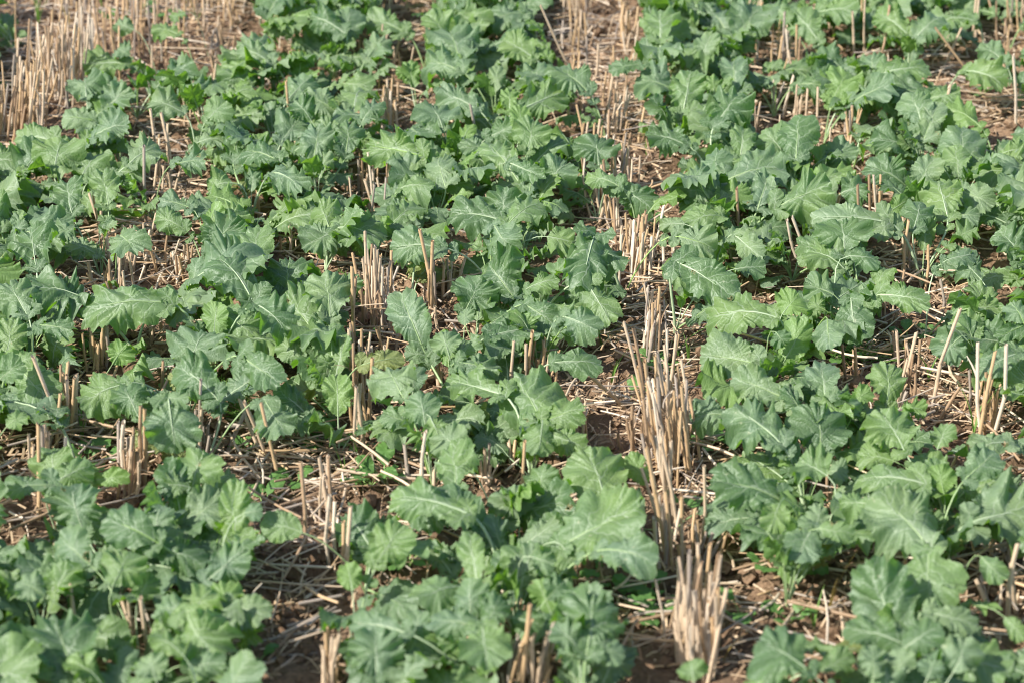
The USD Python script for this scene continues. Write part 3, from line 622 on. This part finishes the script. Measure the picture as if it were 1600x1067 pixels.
# ---------------------------------------------------------------- standing stubble
# short stumps hidden among the leaves along the old drill rows
for k in range(75):
    y = rnd.uniform(2.4, 5.6); off = rnd.choices([-0.465, 0.0, 0.465, 0.93], [1, 1, 1, 1])[0] + ALLEY["second"] + rnd.gauss(0, 0.035)
    for m in range(rnd.randint(2, 6)):
        b = np.array([off - 0.0243 * y + rnd.gauss(0, 0.014), y + rnd.gauss(0, 0.02), 0.0]); pj = project(b)
        if not (-30 < pj[0] < 1630): continue
        straws.append((b, b + np.array([rnd.gauss(0, 0.013), rnd.gauss(0, 0.013), rnd.uniform(0.04, 0.125)]), False))

def build_straw(b, t, seed, big):
    r_ = random.Random(seed)
    z = float(ground_z(np.array([b[0]]), np.array([b[1]]))[0])
    b = np.array([b[0], b[1], z - 0.01])
    ax = t - b; ln = np.linalg.norm(ax)
    bend = np.array([r_.gauss(0, 1), r_.gauss(0, 1), 0]) * 0.018 * ln
    R = r_.uniform(0.0026, 0.0036) if big else r_.uniform(0.0020, 0.0032)
    u = [0.0]; rr = [1.0]
    if r_.random() < 0.6:                                            # a joint, with the papery sheath ending above it
        j = r_.uniform(0.3, 0.7); u += [j - 0.02, j, j + 0.02]; rr += [0.98, 1.22, 0.92]
        if r_.random() < 0.5: u += [j + 0.16, j + 0.165]; rr += [1.12, 0.86]
    else: u += [0.5]; rr += [0.97]
    u += [1.0]; rr += [0.92]
    o = np.argsort(u); u = np.array(u)[o]; rr = np.array(rr)[o]
    kink = r_.random() < 0.12; kd = np.array([r_.gauss(0, 1), r_.gauss(0, 1), -0.2]) * 0.12 * ln
    P = b + np.outer(u, ax) + np.outer(4 * u * (1 - u), bend) + (np.outer(np.clip(u - 0.55, 0, 1), kd) if kink else 0)
    v, f, uv = tube(P, rr * R, 8, cap=False)
    n = len(P); last = (n - 1) * 8
    cut = np.array([r_.gauss(0, 1), r_.gauss(0, 1), 0]); axn = unit(ax)
    top = v[last:last + 8]; off = ((top - P[-1]) @ unit(cut)) * r_.uniform(0, 1.2)
    top = top + off[:, None] * axn + axn * np.array([r_.uniform(0, 0.0035) for _ in range(8)])[:, None]
    v[last:last + 8] = top
    inner = P[-1] + (top - P[-1]) * 0.72; deep = inner - axn * 0.009
    k = np.arange(8); kn = (k + 1) % 8; q = len(v)
    v = np.vstack([v, inner, deep]); uv = np.vstack([uv, uv[last:last + 8], uv[last:last + 8]])
    f = np.vstack([f, np.stack([last + k, last + kn, q + kn], 1), np.stack([last + k, q + kn, q + k], 1), np.stack([q + k, q + kn, q + 8 + kn], 1), np.stack([q + k, q + 8 + kn, q + 8 + k], 1)])
    if r_.random() < 0.45:                                           # a frayed strip of sheath peeling away
        j = r_.uniform(0.2, 0.75); l = min(r_.uniform(0.02, 0.055), ln * (1 - j)); w = r_.uniform(0.0016, 0.0034)
        a = r_.uniform(0, 6.28); side = unit(np.cross(axn, [math.cos(a), math.sin(a), 0.3])); out = np.cross(side, axn)
        uu = np.linspace(0, 1, 5); C = b + ax * j + np.outer(uu * l, axn) + np.outer(R * 1.15 + uu ** 2 * l * r_.uniform(0.1, 0.7), out) + np.outer(uu ** 2 * l, [0, 0, -r_.uniform(0, 0.5)])
        ww = w * (1 - 0.75 * uu); q = len(v); k = np.arange(4)
        v = np.vstack([v, C - side * ww[:, None], C + side * ww[:, None]]); uv = np.vstack([uv, np.stack([uu * l * 10, 0 * uu], -1), np.stack([uu * l * 10, 0 * uu + 0.3], -1)])
        f = np.vstack([f, np.stack([q + k, q + k + 1, q + 6 + k], 1), np.stack([q + k, q + 6 + k, q + 5 + k], 1)])
    return v, f, uv + np.array([[r_.random() * 20, r_.random() * 3]])

tufts = []
for b, t, big in sorted(straws, key=lambda s: (s[0][1], s[0][0])):
    pj = project(b)
    if not (-60 < pj[0] < 1660): continue
    for q in tufts:
        if np.linalg.norm(q["c"] - b[:2]) < 0.050 and len(q["s"]) < 12: q["s"].append((b, t, big)); break
    else: tufts.append(dict(c=b[:2].copy(), s=[(b, t, big)]))
strip_n = {}
NUM = {1: "single straw stub", 2: "pair of straw stems", 3: "tuft of three straw stems", 4: "tuft of four straw stems", 5: "tuft of five straw stems", 6: "tuft of six straw stems", 7: "tuft of seven straws", 8: "tuft of eight straws", 9: "tuft of nine straws", 10: "tuft of ten straws", 11: "tuft of eleven straws", 12: "tuft of twelve straws"}
for q in tufts:
    o = np.array([q["c"][0], q["c"][1], crown_z(q["c"])])
    far = max(t[2] for b, t, big in q["s"])
    ln = "tall" if far > 0.15 else "short" if far < 0.09 else "mid-height"
    si = strip_of(q["c"]); k = (si, len(q["s"]), ln); strip_n[k] = strip_n.get(k, 0) + 1
    lab = f"{ln} {NUM[k[1]]}, {ordinal(strip_n[k])} such from front in {STRIPS[si]}"
    t = thing("stubble_tuft", lab, "stubble", o, "standing straw stubble in old drill rows")
    lead = rnd.choices([0, 1, 2, 3, 4], [0.34, 0.27, 0.18, 0.14, 0.07])[0]
    for b, tp, big in q["s"]:
        seed += 1
        v, f, uv = build_straw(b, tp, seed, big)
        put_mesh(str(t.GetPath()), "straw_stem", v - o, f, STRAW[lead if rnd.random() < 0.5 else rnd.choices([0, 1, 2, 3, 4], [0.34, 0.27, 0.18, 0.14, 0.07])[0]], True, uv)
print("straws", len(straws), "tufts", len(tufts))

# ---------------------------------------------------------------- fallen straw, chaff, crumbs, clods
lying = []
tries = 0
while len(lying) < 7000 and tries < 60000:
    tries += 1
    y = 2.15 + 4.0 * rnd.random() ** 0.9; x = rnd.uniform(-1, 1) * (0.12 + 0.285 * y)
    g = in_gap((x, y))
    dens = meshkit.noise(np.array([[x * 3.2 + 5, y * 3.2, 0.0]]), 3)[0]
    if rnd.random() > (0.25 + 1.1 * dens if g else 0.30): continue
    L = min(0.24, 0.018 + rnd.expovariate(1 / 0.050)); az = rnd.gauss(0.25, 0.75) if rnd.random() < 0.6 else rnd.uniform(0, 3.14)
    lying.append((x, y, L, az, g))
gz = ground_z(np.array([l[0] for l in lying]), np.array([l[1] for l in lying]))
def lie(l, z):
    x, y, L, az, g = l
    d = np.array([math.cos(az), math.sin(az), 0])
    lift = rnd.uniform(0.001, 0.022) if rnd.random() < 0.7 else rnd.uniform(0.02, 0.05)
    ends = np.array([[x, y], [x, y]]) + np.outer([-L / 2, L / 2], d[:2]); ez = ground_z(ends[:, 0], ends[:, 1])
    c = np.array([x, y, max(z, ez.mean()) + lift]); sl = np.clip((ez[1] - ez[0]) / L + rnd.gauss(0, 0.07), -0.35, 0.35)
    u = np.array([-0.5, -0.1, 0.2, 0.5])
    P = c + np.outer(u * L, d) + np.stack([0 * u, 0 * u, u * L * sl], -1) + np.outer(u ** 2 - 0.12, np.array([-d[1], d[0], rnd.uniform(-0.6, 0.1)])) * L * rnd.gauss(0, 0.16)
    R = rnd.uniform(0.0010, 0.0026) * (1 if L > 0.06 else 0.8)
    v, f, uv = tube(P, np.array([1, 1.02, 0.98, 0.94]) * R, 7)
    if rnd.random() < 0.4:                                           # split, flattened straw
        nrm = np.array([-d[1], d[0], 0]); v[:, 2] = c[2] + (v[:, 2] - c[2]) * 0.75
    return v, f, uv + np.array([[rnd.random() * 20, rnd.random() * 3]])
score = []
for i, l in enumerate(lying):
    pj = project(np.array([l[0], l[1], 0.0])); ok = l[4] and 5 < pj[0] < 1595 and 5 < pj[1] < 1060
    score.append((l[2] / l[1] if ok else 0, i))
chosen = set(i for s, i in sorted(score, reverse=True)[:290])
kinds = [rnd.choices([0, 1, 2, 3, 4], [0.27, 0.13, 0.26, 0.12, 0.22])[0] for _ in lying]
rank, seen = {}, {}
for i in sorted(chosen, key=lambda i: lying[i][1]):
    kk = (strip_of(lying[i][:2]), lying[i][2] > 0.16, kinds[i]); seen[kk] = seen.get(kk, 0) + 1; rank[i] = seen[kk]
soup = {k: [[], [], [], 0] for k in range(5)}
for i, l in enumerate(lying):
    v, f, uv = lie(l, gz[i])
    k = kinds[i]
    if i in chosen:
        si = strip_of((l[0], l[1]))
        o = np.array([l[0], l[1], gz[i]])
        word = ["pale", "golden", "brown", "bleached", "grey"][k]
        lw = "long" if l[2] > 0.16 else "short"
        lab = f"{ordinal(rank[i])} {lw} {word} fallen straw from front, {STRIPS[si]}"
        pr = put_mesh("/World", "loose_straw", v, f, STRAW[k], True, uv)
        tag(pr, lab, "straw", "loose straws fallen on the soil")
    else:
        s = soup[k]; s[0].append(v); s[1].append(f + s[3]); s[2].append(uv); s[3] += len(v)
for k, nm in enumerate(["pale", "golden", "brown", "bleached", "grey"]):
    s = soup[k]
    tag(put_mesh("/World", "straw_litter", np.vstack(s[0]), np.vstack(s[1]), STRAW[k], True, np.vstack(s[2])), f"{nm} broken straw scattered thickly over the soil", "straw litter", kind="stuff")

def bits(n, kind):
    V_, F_, U_ = [], [], []; o = 0
    yy = 2.15 + 4.0 * rng.random(n) ** 0.9; xx = rng.uniform(-1, 1, n) * (0.12 + 0.285 * yy); zz = ground_z(xx, yy)
    for i in range(n):
        c = np.array([xx[i], yy[i], zz[i]])
        if kind == "chaff":
            L = rnd.uniform(0.006, 0.045); w = rnd.uniform(0.001, 0.0042); az = rnd.uniform(0, 6.28)
            d = unit(np.array([math.cos(az), math.sin(az), rnd.gauss(0.1, 0.3)])) * L / 2; s = unit(np.array([-math.sin(az), math.cos(az), rnd.gauss(0, 0.5)])) * w / 2
            m = np.array([0, 0, rnd.uniform(0, 0.2) * L]); c = c + [0, 0, rnd.uniform(0.002, 0.012)]
            v = np.array([c - d - s, c - d + s, c + s + m, c - s + m, c + d + s * 0.6, c + d - s * 0.6]); f = np.array([[0, 3, 1], [1, 3, 2], [3, 5, 2], [2, 5, 4]])
        else:
            r = min(0.017, 0.0025 + rnd.expovariate(1 / 0.0032))
            v = np.array([[1, 0, 0], [-1, 0, 0], [0, 1, 0], [0, -1, 0], [0, 0, 1], [0, 0, -1], [.6, .6, .5], [-.6, .6, .5], [-.6, -.6, .5], [.6, -.6, .5]]) * np.array([rnd.uniform(0.7, 1.3) for _ in range(10)])[:, None] * r + c + [0, 0, r * 0.4]
            f = np.array([[6, 2, 4], [2, 7, 4], [7, 1, 4], [1, 8, 4], [8, 3, 4], [3, 9, 4], [9, 0, 4], [0, 6, 4], [6, 0, 2], [7, 2, 1], [8, 1, 3], [9, 3, 0], [2, 0, 5], [1, 2, 5], [3, 1, 5], [0, 3, 5]])
        V_.append(v); F_.append(f + o); o += len(v)
    return np.vstack(V_), np.vstack(F_)
CH = [plain("chaff_tan", (0.40, 0.29, 0.19), (0.58, 0.45, 0.31), 90, 0.7, 0.2), plain("chaff_brown", (0.20, 0.135, 0.085), (0.36, 0.26, 0.17), 90, 0.8, 0.2)]
for k in range(2):
    v, f = bits(17000, "chaff")
    tag(put_mesh("/World", "chaff", v, f, CH[k], False), ("pale" if k == 0 else "brown") + " chaff and straw scraps strewn over the soil", "chaff", kind="stuff")
v, f = bits(15000, "crumb")
tag(put_mesh("/World", "soil_crumbs", v, f, SOIL, False), "loose brown crumbs of earth between the straws", "soil", kind="stuff")

def clod_mesh(r, seed):
    m = trimesh.creation.icosphere(3, 1.0); v = np.array(m.vertices)
    d = 0.62 + 0.75 * meshkit.fbm(v * 1.7 + seed * 3.1 + 20, 4, seed)
    v = v * d[:, None] * r * np.array([1.0, 0.9, 0.65]); return v, np.array(m.faces)
CLODS = [(415, 700, 22), (440, 725, 18), (395, 735, 16), (470, 905, 26), (440, 885, 18), (415, 920, 14), (920, 890, 22), (945, 905, 16), (1110, 700, 22), (1090, 712, 16), (1125, 690, 18), (1190, 945, 18), (1215, 1010, 14), (985, 940, 14), (950, 600, 14),
         (1430, 640, 16), (1395, 640, 14), (520, 405, 22), (508, 415, 16), (540, 398, 14), (1545, 900, 20), (1560, 925, 15), (1530, 885, 14), (270, 70, 18), (255, 62, 12), (90, 840, 14), (1340, 760, 14)]
for i, (x, y, r) in enumerate(CLODS):
    p = at_z(x, y, 0.0); S = FPX / ((p - EYE) @ FWD); v, f = clod_mesh(r / S * 0.9, i)
    p[2] = crown_z(p) + r / S * 0.1
    si = strip_of(p)
    t = put_mesh("/World", "soil_clod", v + p, f, SOIL)
    near = sorted(range(len(CLODS)), key=lambda j: -CLODS[j][1]).index(i) + 1
    tag(t, f"{'big' if r > 17 else 'small'} rounded earth clod, {ordinal(near)} clod from front, {STRIPS[si]}", "clod", "brown clods of earth")

# ---------------------------------------------------------------- small weeds and grass
WEED = plain("weed_leaf", (0.085, 0.19, 0.05), (0.13, 0.26, 0.075), 120, 0.5, 0.4, (0.14, 0.33, 0.03), 0.3)
GRASS = plain("grass_blade", (0.10, 0.21, 0.04), (0.16, 0.29, 0.06), 60, 0.45, 0.4, (0.16, 0.35, 0.03))
DRYG = plain("dry_blade", (0.36, 0.27, 0.08), (0.50, 0.38, 0.14), 60, 0.5, 0.3, (0.4, 0.3, 0.06))
SEEDL = [(600, 760, 1.0), (580, 775, .8), (955, 915, .9), (980, 940, .9), (1010, 930, .7), (1025, 955, .8), (1215, 900, 1.1), (1265, 885, 1.1), (470, 685, 1.0), (500, 690, .9), (520, 660, .8), (985, 630, .8), (640, 895, .7), (1310, 570, .9), (535, 500, .8), (255, 40, 1.0), (185, 45, 1.0), (225, 30, .8), (1150, 705, .8), (1105, 715, .7), (350, 985, .7), (700, 35, .9), (1290, 560, .6)]
while len(SEEDL) < 46:
    q = (rnd.uniform(10, 1590), rnd.uniform(10, 1050))
    if in_gap(at_z(q[0], q[1])): SEEDL.append((q[0], q[1], rnd.uniform(0.45, 0.95)))
for i, (x, y, s) in enumerate(SEEDL):
    p = at_z(x, y, 0.0); p[2] = crown_z(p)
    t = thing("weed_seedling", f"little green broadleaf seedling, {ordinal(sorted(range(len(SEEDL)), key=lambda j: -SEEDL[j][1]).index(i) + 1)} seedling from front, {STRIPS[strip_of(p)]}", "seedling", p, "small green weed seedlings on the soil")
    az0 = rnd.uniform(0, 6.28)
    for k in range(rnd.randint(4, 6)):
        az = az0 + 2.4 * k; d = np.array([math.cos(az), math.sin(az), 0]); el = rnd.uniform(0.05, 0.6)
        X = unit(d * math.cos(el) + np.array([0, 0, math.sin(el)])); Y = unit(np.cross([0, 0, 1.0], X)); Z = np.cross(X, Y); L = rnd.uniform(0.028, 0.05) * s
        h = rnd.uniform(0.008, 0.03) * s; seed += 1
        v, f, uv, mid = leaf_geometry(L, L * 0.7, seed, 40, 3, 0.12, 0.15, 0.15)
        M = np.stack([X, Y, Z]); P = v @ M + d * 0.016 * s + np.array([0, 0, h])
        lp = put_mesh(str(t.GetPath()), "leaf", P, f, WEED, True, uv)
        tv, tf, tu = tube(np.array([[0, 0, 0], d * 0.008 * s + [0, 0, h * 0.7], d * 0.016 * s + [0, 0, h]]), 0.0009, 5)
        put_mesh(str(lp.GetPath()), "stalk", tv, tf, STALK[2], True)
GRS = [(1170, 790, 0, 150, 5), (940, 555, 0, 70, 3), (955, 600, 0, 90, 3), (1060, 560, 0, 60, 3), (1520, 690, 0, 110, 3), (130, 700, 0, 90, 4), (180, 690, 0, 80, 3), (560, 730, 0, 70, 3), (540, 760, 0, 60, 3), (1270, 990, 0, 80, 2), (1295, 960, 1, 130, 2), (1200, 880, 1, 120, 2), (1450, 600, 0, 80, 3), (650, 455, 0, 60, 4), (15, 330, 0, 50, 3), (1395, 230, 0, 60, 4), (110, 60, 1, 90, 4), (60, 40, 0, 90, 5), (160, 20, 0, 90, 4), (290, 20, 1, 80, 4), (310, 50, 0, 50, 3), (1010, 250, 0, 40, 3), (890, 930, 1, 70, 2), (1130, 1040, 1, 90, 2), (1075, 580, 0, 70, 3), (350, 150, 0, 50, 3)]
for i, (x, y, dry, h, n) in enumerate(GRS):
    p = at_z(x, y, 0.0); S = FPX / ((p - EYE) @ FWD); p[2] = crown_z(p)
    t = thing("grass_tuft", f"{'yellowed' if dry else 'fresh green'} grass tuft, {ordinal(sorted(range(len(GRS)), key=lambda j: -GRS[j][1]).index(i) + 1)} from front, by {STRIPS[strip_of(p)]}", "grass", p, "thin grass tufts among the stubble")
    for k in range(n):
        H = h / S * rnd.uniform(0.6, 1.1); az = rnd.uniform(0, 6.28); d = np.array([math.cos(az), math.sin(az), 0]); s = np.array([-math.sin(az), math.cos(az), 0])
        u = np.linspace(0, 1, 8); lean = rnd.uniform(0.2, 0.9)
        C = np.outer(u * H * (1 - 0.25 * u * lean), [0, 0, 1]) + np.outer(u ** 2 * H * lean * 0.7 + u * H * 0.1, d); w = 0.0019 * (1 - u ** 1.5) + 0.0002
        v = np.vstack([C - s * w[:, None], C + [0, 0, -0.0008], C + s * w[:, None]]); kk = np.arange(7)
        f = np.vstack([np.stack([kk, kk + 1, kk + 9, kk + 8], 1), np.stack([kk + 8, kk + 9, kk + 17, kk + 16], 1)])
        put_mesh(str(t.GetPath()), "blade", v, f, DRYG if dry else GRASS)
MAY = [(1345, 575, 1.2), (1315, 560, 0.8), (365, 665, 1.2), (340, 650, .9), (20, 420, .9), (545, 480, .8), (1100, 470, .7), (880, 530, .6)]
for i, (x, y, s) in enumerate(MAY):
    p = at_z(x, y, 0.0); p[2] = crown_z(p)
    t = thing("mayweed", f"feathery green mayweed, {ordinal(sorted(range(len(MAY)), key=lambda j: -MAY[j][1]).index(i) + 1)} feathery weed from the front, beside the {ROWS[row_of(p)]}", "weed", p, "feathery mayweed plants between the rape")
    for k in range(7):
        az = rnd.uniform(0, 6.28); el = rnd.uniform(0.4, 1.3); d = np.array([math.cos(az) * math.cos(el), math.sin(az) * math.cos(el), math.sin(el)]); L = rnd.uniform(0.05, 0.085) * s
        Vs, Fs, o = [], [], 0
        side = unit(np.cross(d, [0.2, 0.1, 1])); up = np.cross(side, d)
        def add(P, r):
            global o_
            v, f, _ = tube(P, r, 4); Vs.append(v); Fs.append(f + sum(len(q) for q in Vs[:-1]))
        add(np.array([d * 0, d * L * 0.5, d * L]), np.array([0.0011, 0.0009, 0.0004]))
        for j in range(9):
            q = d * L * (0.25 + 0.08 * j); sg = 1 if j % 2 else -1; l2 = L * rnd.uniform(0.16, 0.3)
            e = q + (side * sg * 0.9 + d * 0.5 + up * rnd.uniform(-.4, .4)) * l2
            add(np.array([q, (q + e) / 2, e]), np.array([0.0009, 0.0008, 0.0004]))
            for m in (0.5, 0.8):
                b = q + (e - q) * m; add(np.array([b, b + (d * 0.8 - side * sg * 0.4 + up * rnd.uniform(-.5, .5)) * l2 * 0.2, b + (d + up * rnd.uniform(-.5, .5)) * l2 * 0.45]), np.array([0.0008, 0.0007, 0.0003]))
        put_mesh(str(t.GetPath()), "frond", np.vstack(Vs), np.vstack(Fs), GRASS)
